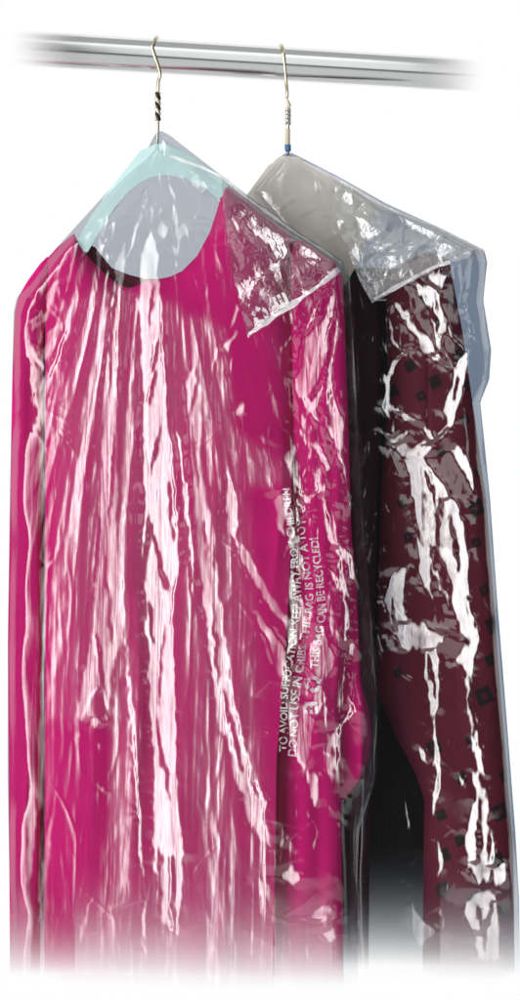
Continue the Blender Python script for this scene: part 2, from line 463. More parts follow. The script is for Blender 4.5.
# bend the body's right side along its outline
R_ = np.interp(py, [0, 320, 420, 560, 680, 760, 980, 1010], [296, 290, 292, 291, 284, 277, 274, 274])
l_ = np.interp(py, [262, 300, 345, 1010], [44, 45, 45.5, 44.5]); px = l_ + (px - 44) / (296 - 44) * (R_ - l_) * np.where(py > 300, 1, 1) ; 
dl = np.minimum(px - l_, R_ - px + 1 + 40 * sstep(py, 430, 540)); dt = py - t
pf = (1 - np.exp(-np.maximum(dl, 0) / 14)) * (1 - np.exp(-np.maximum(dt, 0) / 16))
fold = 0.0035 * ridge(px + 0.05 * py, py, 34, 260, 12) * sstep(py, 300, 480)
body = slab('body', px, py, plane1(px) - 0.003 - 0.020 * pf - fold * pf, plane1(px) + 0.002 + 0.018 * pf, M_pink, top)
def limb(name, py0, py1, L, R, depth, th, mat, parent, dy=0.0, seed=1, n=26):
    px, py, xl, xr = rows(py0, py1, 3.0, L, R, n)
    d = np.minimum(px - xl, xr - px); w = (xr - xl) / 2
    pf = np.sqrt(np.clip(1 - ((w - d) / np.maximum(w, 1e-6)) ** 2, 0, 1)) * (1 - np.exp(-(py - py0) / 10.0))
    f = 0.002 * ridge(px, py, 12, 140, seed)
    y = depth(px) + dy
    return slab(name, px, py, y - 0.001 - th * pf - f * pf, y + 0.001 + th * pf, mat, parent)
limb('sleeve', 257, 1010, [(257, 47), (264, 40), (282, 27), (297, 18.5), (312, 15), (350, 13.5), (400, 12.2), (640, 8.3), (1010, 10.3)], [(257, 52), (290, 50), (320, 46), (345, 43.5), (400, 43), (640, 42), (1010, 40)], plane1, 0.011, M_pink, top, 0.002, 21)
limb('sleeve', 240, 1010, [(240, 293), (262, 287), (320, 288), (420, 290), (560, 289), (680, 282), (760, 275), (1010, 272)], [(240, 303), (262, 336), (275, 342), (330, 345), (450, 349), (560, 352), (640, 346), (700, 338), (800, 341), (1010, 344)], plane1, 0.013, M_pink, top, 0.003, 22)
limb('back_panel', 275, 1010, [(275, 36), (1010, 30)], [(275, 75), (1010, 75)], plane1, 0.003, M_pink, top, 0.012, 26)
limb('back_panel', 470, 802, [(470, 320), (802, 330)], [(470, 346), (590, 357), (680, 361), (712, 369), (740, 371), (760, 368), (780, 360), (802, 342)], plane1, 0.006, M_pink, top, 0.016, 23)
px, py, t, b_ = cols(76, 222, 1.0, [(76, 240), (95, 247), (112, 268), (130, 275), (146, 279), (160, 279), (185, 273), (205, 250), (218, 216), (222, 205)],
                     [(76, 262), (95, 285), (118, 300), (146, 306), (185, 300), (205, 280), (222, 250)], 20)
nb = slab('back_neck_shade', px, py, plane1(px) + 0.004, plane1(px) + 0.0075, M_neck_shade, top)
nb['label'] = 'inside of the back neckline, its shade coloured in as dark plum'

# ------------------------------------------------------------------ maroon shirt
shirt = thing('patterned_shirt', None, 'dark maroon shirt with black diamond pattern under wrinkled film', 'shirt')
motifs = [(441, 452, 6), (479, 472, 6), (476, 508, 10), (476, 543, 6), (494, 625, 10), (490, 660, 7), (484, 696, 11), (398, 673, 6), (387, 645, 6), (508, 741, 9), (505, 776, 7), (500, 812, 10),
          (461, 778, 7), (434, 747, 9), (441, 815, 7), (444, 855, 8), (443, 890, 9), (402, 503, 6), (408, 537, 6), (410, 366, 7), (435, 382, 8), (393, 391, 7), (458, 355, 7), (421, 396, 6),
          (465, 420, 6), (470, 740, 6), (484, 590, 6), (500, 690, 6), (498, 860, 8), (473, 900, 7), (460, 840, 7), (440, 320, 6), (425, 300, 6), (452, 300, 6), (468, 385, 6), (503, 910, 8)]
px, py, xl, xr = rows(252, 1010, 1.25, [(252, 425), (262, 405), (290, 386), (400, 388), (500, 380), (600, 378), (690, 376), (735, 395), (775, 416), (800, 424), (1010, 422)],
                      [(252, 436), (258, 446), (265, 450), (330, 462), (400, 472), (500, 486), (700, 501), (850, 513), (1010, 515)], 110)
d = np.minimum(px - xl, xr - px)
pf = (1 - np.exp(-np.maximum(d, 0) / 11)) * (1 - np.exp(-(py - 252) / 14))
fold = 0.0035 * ridge(px - 0.07 * py, py, 26, 220, 31) + 0.0016 * np.exp(-((px - 428) / 2.0) ** 2) * (py < 470) * -1
fp = slab('front_panel', px, py, plane2(px) - 0.002 - 0.018 * pf - fold * pf, plane2(px) + 0.002 + 0.014 * pf, M_maroon, shirt)
mo = np.zeros(px.shape)
for mx_, my_, s in motifs:
    ang = 0.35; dx_ = px - mx_; dy_ = (py - my_) * 0.9
    u = np.abs(dx_ * math.cos(ang) + dy_ * math.sin(ang)); v = np.abs(-dx_ * math.sin(ang) + dy_ * math.cos(ang))
    q = u + v
    val = sstep(q, s + 1, s - 0.6)
    if s >= 9 or s == 6: val = val * (1 - 0.55 * sstep(q, s * 0.42, s * 0.3))
    mo = np.maximum(mo, val)
at = fp.data.attributes.new('motif', 'FLOAT', 'POINT')
at.data.foreach_set('value', np.concatenate([mo.ravel(), mo.ravel()]).astype(np.float32))
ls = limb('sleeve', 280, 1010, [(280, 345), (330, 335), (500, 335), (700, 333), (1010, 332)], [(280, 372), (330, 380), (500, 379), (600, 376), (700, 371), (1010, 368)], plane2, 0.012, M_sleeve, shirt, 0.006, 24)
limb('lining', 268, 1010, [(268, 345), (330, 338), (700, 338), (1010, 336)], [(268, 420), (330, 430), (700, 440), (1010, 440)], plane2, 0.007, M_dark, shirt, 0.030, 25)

# ------------------------------------------------------------------ bag geometry
def bag_base(plane, L, R, y_top, T, soft):
    """depth of the smooth front sheet, given on any (px, py)"""
    L = np.array(L, float); R = np.array(R, float)
    def f(px, py):
        xl = np.interp(py, L[:, 0], L[:, 1]); xr = np.interp(py, R[:, 0], R[:, 1])
        d = np.clip(np.minimum(px - xl, xr - px), 0, None)
        k = sstep(py, y_top - 10, y_top + 130)
        return plane(px) - (0.010 + (T - 0.010) * k) * (1 - np.exp(-(d * (1 + 0.5 * vnoise(px, py, 26, 42, 17)) / soft) ** 1.5)), d
    return f

B1L = [(131, 157), (140, 152), (150, 147), (200, 100), (232, 71), (262, 44), (298, 17), (312, 14), (350, 13), (400, 12), (500, 10), (640, 8), (780, 8), (900, 10), (1010, 11)]
B1R = [(131, 162), (134, 168), (172, 217), (197, 250), (233, 300), (262, 344), (275, 349), (330, 353), (420, 357), (520, 363), (640, 373), (720, 377), (780, 374), (830, 359), (880, 357), (1010, 358)]
B2L = [(153, 286), (160, 275), (176, 261), (192, 249), (215, 262), (260, 300), (300, 325), (400, 332), (1010, 340)]
B2R = [(153, 292), (158, 302), (178, 341), (203, 385), (228, 440), (250, 484), (262, 487), (300, 483), (350, 491), (380, 489), (402, 480), (440, 484), (500, 490), (600, 497), (700, 505), (830, 515), (900, 519), (1010, 520)]
base1 = bag_base(plane1, B1L, B1R, 131, 0.038, 7.0)
base2 = bag_base(plane2, B2L, B2R, 153, 0.034, 7.0)

# facets of film that mirror the lamps (mm over the sheet)
P1 = [
 ([(150,226),(143,250),(140,275),(138,300),(140,340),(141,380),(141,410),(142,470),(143,540),(145,600),(146,650),(149,700),(152,750),(154,790),(153,830),(155,870),(160,920),(176,935),(182,900),(182,860),(181,810),(177,790),(175,740),(175,700),(174,640),(172,600),(177,570),(177,530),(173,480),(169,430),(165,390),(163,350),(160,320),(160,290),(160,275),(157,245)],'A'),
 ([(125,236),(116,262),(111,290),(107,330),(104,380),(101,420),(101,470),(99,530),(95,560),(93,600),(90,640),(82,670),(78,700),(74,720),(84,722),(92,695),(100,690),(108,712),(113,700),(114,670),(120,640),(122,600),(124,585),(118,555),(118,500),(117,450),(117,410),(117,370),(118,330),(121,295),(125,265)],'P'),
 ([(186,370),(188,420),(191,470),(196,520),(197,560),(201,590),(203,610),(207,650),(212,690),(218,720),(226,750),(234,780),(244,802),(265,802),(258,790),(248,765),(242,745),(236,715),(229,680),(226,650),(223,610),(218,595),(215,560),(211,510),(207,480),(202,460),(201,410),(198,385),(191,368)],'P'),
 ([(227,468),(224,500),(224,530),(232,540),(238,520),(236,495),(230,475)],'P'),
 ([(232,540),(238,560),(250,580),(262,600),(285,625),(292,622),(275,600),(258,572),(245,548)],'P'),
 ([(176,430),(184,510),(192,590),(195,600),(190,520),(180,440)],'A'),
 ([(255,612),(270,645),(275,675),(283,678),(287,650),(283,640),(268,625),(262,612)],'P'),
 ([(318,625),(328,640),(338,655),(336,668),(325,678),(312,674),(303,668),(315,640)],'P'),
 ([(290,600),(300,596),(312,615),(300,640),(288,655),(290,625)],'P'),
 ([(332,290),(322,315),(302,340),(296,375),(298,400),(305,395),(320,385),(325,350),(335,310),(336,290)],'P'),
 ([(333,285),(324,312),(320,345),(322,360),(327,340),(336,300)],'A'),
 ([(300,395),(312,400),(322,388),(325,392),(314,410),(322,425),(305,412)],'A'),
 ([(318,413),(345,414),(346,450),(338,452),(330,435)],'P'),
 ([(310,440),(318,460),(326,472),(332,468),(322,450)],'A'),
 ([(290,472),(304,496),(325,485),(309,503),(300,500)],'A'),
 ([(292,496),(306,508),(300,512)],'A'),
 ([(322,503),(330,520),(336,548),(328,540)],'A'),
 ([(333,542),(350,552),(357,568),(360,590),(350,578)],'A'),
 ([(326,563),(340,580),(352,600),(347,600),(334,582)],'A'),
 ([(276,876),(292,866),(300,878),(298,886)],'A'),
 ([(306,915),(322,904),(338,912),(350,892),(358,896),(352,910),(338,919),(312,919)],'A'),
 ([(320,935),(333,926),(341,950)],'A'),
 ([(257,878),(270,885),(272,907),(262,893)],'P'),
 ([(290,690),(318,720),(312,750),(308,770),(300,760),(290,742)],'P'),
 ([(243,800),(268,800),(262,815),(270,840),(273,852),(262,840),(255,830),(246,822)],'P'),
 ([(26,785),(36,800),(36,840),(30,880),(24,888),(28,840)],'P'),
 ([(90,720),(97,717),(103,722),(94,729)],'A'), ([(72,733),(80,734),(75,751)],'A'), ([(96,786),(107,789),(102,794)],'A'), ([(104,715),(110,720),(107,724)],'A'), ([(96,742),(100,745),(97,756)],'A'),
 ([(94,450),(92,490),(88,540),(87,560),(91,520),(96,470)],'A'),
 ([(67,323),(55,350),(46,375),(48,382),(60,352),(69,330)],'P'),
 ([(90,385),(84,420),(80,430),(88,380),(94,350)],'P'),
 ([(23,332),(32,345),(44,370),(40,368),(28,352)],'A'), ([(36,292),(44,312),(40,316)],'P'), ([(20,345),(26,342),(25,356)],'A'),
 ([(30,420),(38,414),(36,420),(29,424)],'A'), ([(44,563),(52,559),(53,563),(48,567)],'A'), ([(19,634),(29,634),(25,639)],'A'),
 (strip([(341,266),(346,290),(344,320),(349,360),(357,430)], 4),'A'), (strip([(340,268),(332,300),(326,350),(322,400)], 3.0),'A'),
 ([(340,438),(352,452),(356,462),(350,470),(347,455)],'A'), ([(347,505),(360,490),(359,507),(352,508)],'A'),
 ([(338,812),(350,822),(352,830),(345,827)],'A'), ([(349,838),(359,828),(355,850),(351,856)],'A'), ([(342,792),(350,798),(346,802)],'A'),
 ([(350,700),(356,712),(342,722),(336,735),(333,732),(345,716)],'A'), ([(334,745),(338,756),(333,775),(332,755)],'P'),
 ([(306,770),(320,775),(318,800),(312,800)],'P'),
 ([(228,330),(237,302),(240,308),(233,322)],'A'), ([(224,345),(236,330),(238,335),(228,344)],'A'), ([(222,346),(232,336),(226,352)],'A'),
 ([(234,412),(244,400),(245,408),(238,418)],'A'),
 ([(270,500),(285,487),(288,500),(283,520),(287,540),(281,530),(277,510)],'P'),
 (strip([(124,640),(130,700),(134,780),(142,870),(146,960)], 3),'A'),
 (strip([(57,775),(50,830),(42,880),(38,930)], 3),'P'), (strip([(92,890),(85,920),(76,945)], 4),'P'),
 (strip([(252,285),(228,375)], 3),'P'),
 (strip([(158,146),(140,185),(112,225),(100,250)], 3.2),'P'), (strip([(157,150),(146,200),(126,262)], 3.5),'A'), (strip([(159,150),(160,190),(158,225)], 3),'P'), (strip([(161,148),(172,190),(178,240),(176,270)], 3),'P'),
 (strip([(163,146),(185,185),(200,225)], 2.6),'P'), (strip([(155,150),(118,195),(92,225)], 2.4),'P'), (strip([(120,180),(108,210),(104,232)], 2.6),'A'),
 ([(160,222),(168,226),(166,240),(158,236)],'P'), ([(176,226),(184,222),(188,232),(180,240)],'P'), ([(168,246),(178,250),(172,258)],'P'), ([(188,178),(205,176),(210,190),(196,192)],'P'), ([(150,205),(156,208),(152,222)],'P'),
 (strip([(342,266),(318,300),(303,335)], 3),'A'), (strip([(342,268),(326,310),(314,370)], 3),'A'), (strip([(343,268),(336,320),(330,385),(322,430)], 3),'A'), (strip([(344,270),(341,330),(340,400)], 3),'A'),
 (strip([(172,156),(190,170),(206,182)], 3),'P'), (strip([(296,420),(310,450),(300,480)], 3),'A'), (strip([(325,420),(345,470),(352,520)], 3.5),'A'), (strip([(292,470),(296,520),(284,560)], 2.5),'P'),
 (strip([(340,560),(346,620),(343,680)], 3),'A'), (strip([(352,600),(358,650),(352,700)], 3),'P'), ([(352,640),(360,655),(352,660),(346,650)],'A'), (strip([(300,800),(318,830),(310,862)], 4),'P'), ([(312,770),(318,774),(316,806),(313,806)],'A'),
]
P2 = [
 ([(405,460),(420,458),(432,470),(447,490),(460,510),(465,530),(467,570),(471,600),(478,625),(481,632),(470,640),(462,632),(455,620),(452,590),(445,565),(437,550),(430,545),(430,570),(432,600),(425,590),(418,570),(416,540),(413,505)],'A'),
 ([(384,600),(390,590),(402,590),(404,615),(410,622),(425,625),(440,632),(446,636),(438,648),(425,648),(410,650),(400,645),(390,625)],'A'),
 ([(388,590),(390,578),(397,570),(405,566),(402,580),(403,592)],'A'),
 ([(424,648),(436,650),(440,670),(438,690),(436,710),(430,720),(428,690),(424,670)],'A'),
 ([(438,650),(452,660),(462,655),(466,645),(478,633),(480,640),(474,660),(472,690),(475,720),(480,750),(486,775),(478,775),(470,740),(466,700),(466,672),(458,665)],'A'),
 ([(470,770),(478,775),(484,790),(490,815),(494,840),(492,870),(490,880),(484,885),(470,870),(465,850),(470,820),(475,800)],'A'),
 ([(492,870),(509,860),(505,880),(495,888)],'A'),
 ([(465,900),(480,892),(495,893),(500,915),(503,935),(500,960),(480,960),(472,930),(464,915)],'A'),
 ([(415,285),(430,287),(440,300),(445,330),(440,355),(435,345),(430,310),(420,295)],'A'),
 ([(392,300),(400,305),(415,320),(430,340),(438,358),(425,350),(410,330),(398,310)],'A'),
 ([(425,277),(453,267),(440,290)],'A'),
 ([(455,365),(465,350),(468,360),(462,385),(452,415),(446,420),(440,410),(452,385)],'A'),
 (strip([(408,349),(394,362),(387,383),(387,403),(398,413),(415,421)], 6.5),'A'),
 (strip([(441,345),(452,365),(458,378)], 3.5),'A'),
 ([(390,440),(410,432),(405,438),(396,446),(415,447),(437,437),(428,452),(412,460),(400,455)],'A'),
 ([(422,426),(437,438),(424,438)],'A'),
 ([(450,448),(460,445),(468,460),(477,495),(472,490),(462,470)],'A'),
 (strip([(437,440),(448,430),(454,415),(456,400)], 3.5),'A'),
 (strip([(444,318),(452,335),(464,352)], 4),'A'), (strip([(388,310),(392,340),(402,352)], 4),'P'),
 (strip([(432,720),(436,750),(438,785),(433,815)], 7),'A'), (strip([(436,840),(441,865),(438,880)], 5),'A'), (strip([(440,905),(444,920),(438,950)], 6),'P'),
 ([(405,880),(412,910),(436,930),(420,950),(412,930)],'P'),
 ([(366,560),(372,520),(377,500),(374,530),(370,570)],'P'),
 ([(418,745),(424,752),(428,765),(420,758)],'A'),
 (strip([(457,800),(462,775)], 3),'A'), (strip([(467,310),(471,330),(478,345)], 5),'A'), (strip([(480,270),(474,300),(480,340),(484,375)], 5),'P'),
 (strip([(466,360),(460,395),(448,425),(434,442)], 8),'A'), (strip([(408,346),(430,352),(452,370)], 6),'A'), (strip([(386,380),(385,405),(392,420)], 4),'A'), (strip([(380,430),(390,438),(396,455)], 4),'A'), (strip([(420,465),(424,500),(422,560)], 4),'P'), (strip([(350,300),(353,360),(350,420),(356,470)], 4),'A'), (strip([(365,480),(360,540),(364,600)], 3),'P'),
 (strip([(428,552),(436,575),(450,610)], 3.5),'A'),
]
def slits(lines): return [(strip(np.linspace(l[0], l[1], 5), w), 'N') for *l, w in lines]
# creases that run through the bright facets
P1 += slits([((157,340),(150,374),4), ((156,372),(149,404),4), ((162,415),(151,475),3.5), ((150,515),(145,580),5), ((152,525),(167,592),5), ((147,600),(153,645),4), ((163,625),(159,705),3.5), ((156,715),(167,800),4),
             ((159,845),(157,915),4), ((171,855),(173,930),5), ((154,285),(150,325),3), ((168,470),(172,540),3), ((110,325),(108,405),2.6), ((112,435),(109,525),2.4), ((104,555),(113,645),3), ((95,635),(105,695),3), ((116,280),(112,330),3),
             ((193,425),(200,492),2.6), ((204,515),(211,585),2.4), ((212,605),(217,685),2.6), ((228,715),(241,772),2.6), ((196,380),(191,415),3), ((222,690),(228,730),3.5), ((250,770),(256,798),4)])
P2 += slits([((441,498),(435,545),4), ((450,515),(459,572),4), ((468,595),(475,628),4), ((470,675),(474,742),4), ((482,795),(477,865),4), ((489,815),(486,862),3.5), ((391,598),(397,630),4), ((425,470),(436,510),3.5), ((412,505),(421,545),3),
             ((430,655),(434,700),3.5), ((478,905),(486,950),4), ((492,900),(484,930),3.5), ((430,295),(438,335),3.5), ((410,318),(424,336),3), ((458,375),(452,402),3)])
Y1 = base1(GX, GY)[0]; Y2 = base2(GX, GY)[0]
H1, MK1 = relief(blur(Y1, 1.5, 1.5), P1, 100)
H2, MK2 = relief(blur(Y2, 1.5, 1.5), P2, 200, jag=2.6)

def area(polys, soft):
    m = np.zeros(GX.shape)
    for p, v in polys: m = np.where(inpoly(GX, GY, p), v, m)
    return blur(m, soft, soft)
# where the film is finely wrinkled and where it lies smooth
V1 = area([([(0, 100), (540, 100), (540, 1040), (0, 1040)], 0.35), ([(48, 360), (70, 300), (130, 285), (225, 330), (235, 420), (250, 540), (262, 700), (275, 1000), (110, 1000), (110, 720), (44, 720), (46, 420)], 1.0),
           ([(228, 425), (285, 468), (285, 485), (255, 485), (236, 480)], 1.0), ([(222, 300), (245, 300), (288, 450), (240, 430)], 0.08), ([(178, 270), (215, 240), (215, 300), (185, 320)], 0.15),
           ([(48, 740), (112, 730), (100, 900), (46, 900)], 0.12), ([(256, 490), (284, 490), (284, 560), (262, 560)], 0.15), ([(302, 780), (342, 780), (342, 900), (302, 900)], 0.1), ([(296, 505), (328, 520), (326, 620), (300, 600)], 0.2),
           ([(0, 280), (48, 280), (46, 460), (0, 460)], 0.3), ([(60, 120), (230, 150), (225, 240), (205, 275), (160, 292), (130, 292), (70, 240)], 0.12)], 5)
FX = 160 + (GX - 160) / (0.45 + 0.55 * sstep(GY, 140, 620))
NZ1 = 1.2 * V1 * (0.0013 * ridge(FX, GY, 24, 260, 45) + 0.0006 * ridge(FX, GY, 11, 150, 41) + 0.00022 * ridge(FX + 0.04 * GY, GY, 5.0, 80, 42) + 0.00012 * ridge(FX, GY - 0.8 * GX, 2.8, 24, 43) + 0.00020 * facets(FX, 0.35 * GY, 7, 3))
NZ1 += 0.0021 * sstep(GX, 278, 298) * sstep(GY, 860, 700) * facets(GX, 0.7 * GY, 13, 11) + 0.0026 * (0.08 + 0.92 * sstep(GX, 215, 290)) * facets(GX, GY, 30, 5) * (0.3 + 0.7 * sstep(V1, 0.05, 0.3)) + 0.0003 * facets(GX, GY, 11, 6) * V1
V1 *= 1 - 0.75 * np.exp(-((GX - 46) / 9.0) ** 2) * sstep(GY, 400, 440)
LS = area([([(8, 285), (60, 260), (70, 330), (44, 420), (8, 440)], 1.0)], 8)
NZ1 += LS * 0.0016 * facets(GX, GY, 13, 8)
T1 = blur(MK1, 1.0, 1.5)
H1 += NZ1 * (1 - 0.82 * T1)
NZ2 = (1 - 0.75 * sstep(GX, 425, 395) * sstep(GY, 310, 400)) * np.minimum(1, 0.0 + 1.0) * 1.0 * (0.0006 * facets(GX, GY, 26, 7) + 0.00015 * facets(GX, GY, 10, 9) + 0.00015 * ridge(GX, GY, 8, 110, 44))
T2 = blur(MK2, 1.0, 1.5)
H2 += NZ2 * (1 - 0.6 * T2)
def strokes(n, seed, zones, amp, steep):
    r = np.random.default_rng(seed); H = np.zeros(GX.shape); k = 0
    while k < n:
        z = zones[r.integers(len(zones))]
        x = r.uniform(z[0], z[2]); y = r.uniform(z[1], z[3]); L = r.uniform(6, 34) * z[4]
        a = math.pi / 2 + r.normal(0, steep) if r.random() < z[5] else r.uniform(0, math.pi)
        w = r.uniform(0.9, 1.9); bend = r.normal(0, 0.12)
        x0, x1, y0, y1 = int(x - L - 4 + 10), int(x + L + 4 + 10), int(y - L - 4 - 110), int(y + L + 4 - 110)
        x0 = max(x0, 0); y0 = max(y0, 0)
        gx = GX[y0:y1, x0:x1] - x; gy = GY[y0:y1, x0:x1] - y
        if gx.size == 0: continue
        u = gx * math.cos(a) + gy * math.sin(a); v = -gx * math.sin(a) + gy * math.cos(a) + bend * u * u / L
        w2 = w * (1 + 0.6 * u / L)
        H[y0:y1, x0:x1] += amp * r.uniform(0.3, 1) * np.exp(-v * v / (2 * w2 * w2)) * np.clip(1 - np.abs(u) / L, 0, 1)
        k += 1
    return H
SK1 = strokes(860, 5, [(44, 300, 235, 960, 1.6, 0.9), (12, 280, 70, 460, 0.8, 0.4), (215, 270, 360, 960, 1.0, 0.45), (60, 140, 225, 300, 0.8, 0.6), (285, 300, 355, 640, 0.8, 0.4), (290, 480, 360, 860, 0.8, 0.4), (285, 300, 355, 560, 0.6, 0.3)], 0.0009, 0.13)
SK2 = strokes(240, 6, [(380, 270, 490, 640, 0.9, 0.3), (400, 600, 500, 960, 0.9, 0.5), (345, 300, 400, 700, 1.0, 0.7), (262, 158, 480, 290, 0.9, 0.2)], 0.0007, 0.3)
H1 += 0.75 * SK1 * (1 - 0.8 * T1) * (0.35 + 0.65 * sstep(np.abs(GX - 46), 4, 12)); H2 += SK2 * (1 - 0.75 * T2)
H1 += 0.005; H2 += 0.006
def edge_damp(d): return sstep(d, 0, 9)

def make_bag(plane, L, R, y0, base, H, T, VC, VS, mats, label, parent_name='garment_bag'):
    bag = thing(parent_name, None, label, 'garment bag', 'clear garment bags over the clothes')
    px, py, xl, xr = rows(y0, 1010, 1.25, L, R, 300)
    Y, d = base(px, py)
    Y = Y - sample(H, px, py) * edge_damp(d)
    # the outline itself is crumpled too
    fr = sheet('front_sheet', px, py, Y, mats[0], bag)
    at = fr.data.attributes.new('crinkle', 'FLOAT', 'POINT'); at.data.foreach_set('value', sample(VC, px, py).ravel().astype(np.float32))
    at = fr.data.attributes.new('smooth_area', 'FLOAT', 'POINT'); at.data.foreach_set('value', sample(VS, px, py).ravel().astype(np.float32))
    px, py, xl, xr = rows(y0, 1010, 5, L, R, 50)
    Y, d = base(px, py)
    Yb = plane(px) + 0.7 * (plane(px) - Y) * np.clip(d / 25.0, 0.15, 1) + 0.002 * facets(px, py, 30, 15) * edge_damp(d)
    bk = sheet('back_sheet', px, py, Yb, mats[1], bag)
    return bag, fr, bk

bag1, front1, back1 = make_bag(plane1, B1L, B1R, 131, base1, H1, 0.04, np.clip(V1 - 0.3, 0, 1) * (1.05 + 0.45 * ridge(FX, GY, 9, 120, 61)) * sstep(GX, 40, 60), np.clip(1 - 1.15 * np.maximum(V1, 0.75 * sstep(GX, 284, 298) * sstep(GY, 860, 740)), 0, 0.9), (M_film, M_back), 'crinkled clear plastic bag with white printing over the magenta pullover')
bag2, front2, back2 = make_bag(plane2, B2L, B2R, 153, base2, H2, 0.036, np.full(GX.shape, 0.0), np.clip(0.5 + 0.5 * vnoise(GX, GY, 40, 60, 91), 0, 0.9), (M_film2, M_back2), 'shiny wrinkled clear plastic bag over the dark maroon shirt')

surf1 = lambda px, py: base1(px, py)[0] - sample(H1, px, py) * edge_damp(base1(px, py)[1])
surf2 = lambda px, py: base2(px, py)[0] - sample(H2, px, py) * edge_damp(base2(px, py)[1])

# folded-over corners
def flap(name, px0, px1, Tp, Bt, n, base, polys, seed, bag, H, amp, mat):
    px, py, t, b_ = cols(px0, px1, 1.0, Tp, Bt, n)
    Yg = blur(base(GX, GY)[0] , 2, 2) - 0.004
    Hf, mk = relief(Yg, polys, seed, jag=2.0, iters=100)
    tk = blur(mk, 1, 1)
    Hf = Hf + (amp * facets(GX, GY, 22, seed) + 0.5 * amp * facets(GX, GY, 9, seed + 1)) * (1 - 0.7 * tk)
    Hm = blur(H, 3, 3)
    dd = np.minimum(px - px0, px1 - px)
    f = lambda x, y: base(x, y)[0] - 0.0045 - sample(Hf + Hm, x, y) * (0.15 + 0.85 * edge_damp(base(x, y)[1]))
    o = sheet(name, px, py, f(px, py), mat, bag)
    return o, f
FL1 = [([(234,283),(258,275),(280,266),(262,280),(250,294),(241,297)],'A'), ([(253,232),(270,228),(285,238),(283,255),(276,262),(268,245)],'P'),
       (strip([(247,336),(270,320),(300,300),(338,269)], 6),'A'), ([(288,262),(308,240),(342,263),(310,258)],'A'), ([(325,275),(342,264),(318,290),(310,292)],'A'),
       ([(254,230),(275,235),(288,250),(284,258),(270,242)],'A'), (strip([(262,206),(285,222),(312,240)], 4),'A'), ([(230,215),(250,210),(240,230)],'P')]
FL2 = [([(362,245),(395,235),(410,215),(400,240),(380,252)],'A'), (strip([(374,301),(400,288),(445,264),(470,254)], 4),'A'), ([(350,235),(360,255),(372,280),(366,282),(352,255)],'P'),
       ([(375,255),(400,250),(420,240),(405,262),(385,275)],'P'), ([(395,210),(420,222),(445,235),(430,238),(405,225)],'P'), ([(352,215),(375,225),(390,222),(372,240),(360,238)],'A'),
       ([(372,285),(392,270),(388,282),(376,297)],'P'), ([(430,245),(460,248),(440,258)],'P')]
flap1, ff1 = flap('gusset_flap', 222, 343, [(222, 176), (250, 198), (300, 234), (343, 263)], [(222, 195), (232, 270), (240, 305), (248, 338), (300, 302), (343, 266)], 90, base1, FL1, 300, bag1, H1, 0.0030, M_flap)
flap2, ff2 = flap('gusset_flap', 335, 484, [(335, 176), (341, 179), (385, 204), (441, 229), (484, 250)], [(335, 218), (345, 245), (360, 282), (372, 303), (400, 288), (445, 264), (484, 253)], 90, base2, FL2, 310, bag2, H2, 0.0042, M_flap2)
def seal(name, pts, w, f, parent, lift=0.0015):
    p = spline(pts, 160); t = np.gradient(p, axis=0); t /= np.linalg.norm(t, axis=1)[:, None]
    n = np.stack([-t[:, 1], t[:, 0]], 1); k = np.linspace(-0.5, 0.5, 6)
    ww = w * (1 + 0.6 * vnoise(p[:, 0], p[:, 1], 9, 9, 77))
    q = p[:, None, :] + n[:, None, :] * (k[None, :] * ww[:, None])[..., None]
    x, y = q[..., 0], q[..., 1]
    sheet(name, x, y, f(x, y) - lift - 0.0007 * vnoise(x, y, 6, 4, 78, True), M_seal, parent)
seal('heat_seal', [(249, 334), (275, 316), (300, 299), (322, 283), (339, 269)], 5.0, ff1, flap1)
seal('edge_fold', [(170, 156), (218, 175), (250, 200), (300, 236), (341, 263)], 2.6, lambda x, y: np.minimum(surf1(x, y), plane1(x) - 0.02), front1, 0.004)
seal('edge_fold', [(304, 162), (341, 181), (384, 206), (440, 230), (481, 250)], 2.4, lambda x, y: np.minimum(surf2(x, y), plane2(x) - 0.02), front2, 0.004)
seal('heat_seal', [(374, 299), (400, 285), (430, 269), (450, 262)], 3.5, ff2, flap2)

# ------------------------------------------------------------------ printing on the film
def text_mesh(s):
    cu = bpy.data.curves.new('text', 'FONT'); cu.body = s; cu.size = 1.0; cu.offset = 0.025
    cu.resolution_u = 3
    o = bpy.data.objects.new('text', cu); C.objects.link(o)
    dg = bpy.context.evaluated_depsgraph_get(); e = o.evaluated_get(dg); me = e.to_mesh()
    v = np.array([list(q.co) for q in me.vertices]); f = [list(p.vertices) for p in me.polygons]
    e.to_mesh_clear(); bpy.data.objects.remove(o); bpy.data.curves.remove(cu)
    return v, f

def print_on(name, V2, F, surf, parent, lift=-0.0006):
    P = W(V2[:, 0], V2[:, 1], surf(V2[:, 0], V2[:, 1]) - lift)
    o = join(name, [(P, F)], M_ink, None); o.parent = parent
    return o

def text_on_path(s, path, h):
    v, f = text_mesh(s)
    p = spline(path, 200); seg = np.r_[0, np.cumsum(np.linalg.norm(np.diff(p, axis=0), axis=1))]
    x = (v[:, 0] - v[:, 0].min()) / np.ptp(v[:, 0]) * seg[-1]
    P = np.stack([np.interp(x, seg, p[:, 0]), np.interp(x, seg, p[:, 1])], 1)
    t = np.gradient(p, axis=0); t /= np.linalg.norm(t, axis=1)[:, None]
    T = np.stack([np.interp(x, seg, t[:, 0]), np.interp(x, seg, t[:, 1])], 1)
    N = np.stack([T[:, 1], -T[:, 0]], 1)                     # letter tops point to the left of an upward line
    P = P + N * (v[:, 1:2] / 0.7 * h)
    P[:, 0] += 1.1 * vnoise(P[:, 0], P[:, 1], 14, 18, 71) + 0.5 * vnoise(P[:, 0], P[:, 1], 6, 7, 72); P[:, 1] += 1.0 * vnoise(P[:, 0], P[:, 1], 9, 12, 73)
    return P, f
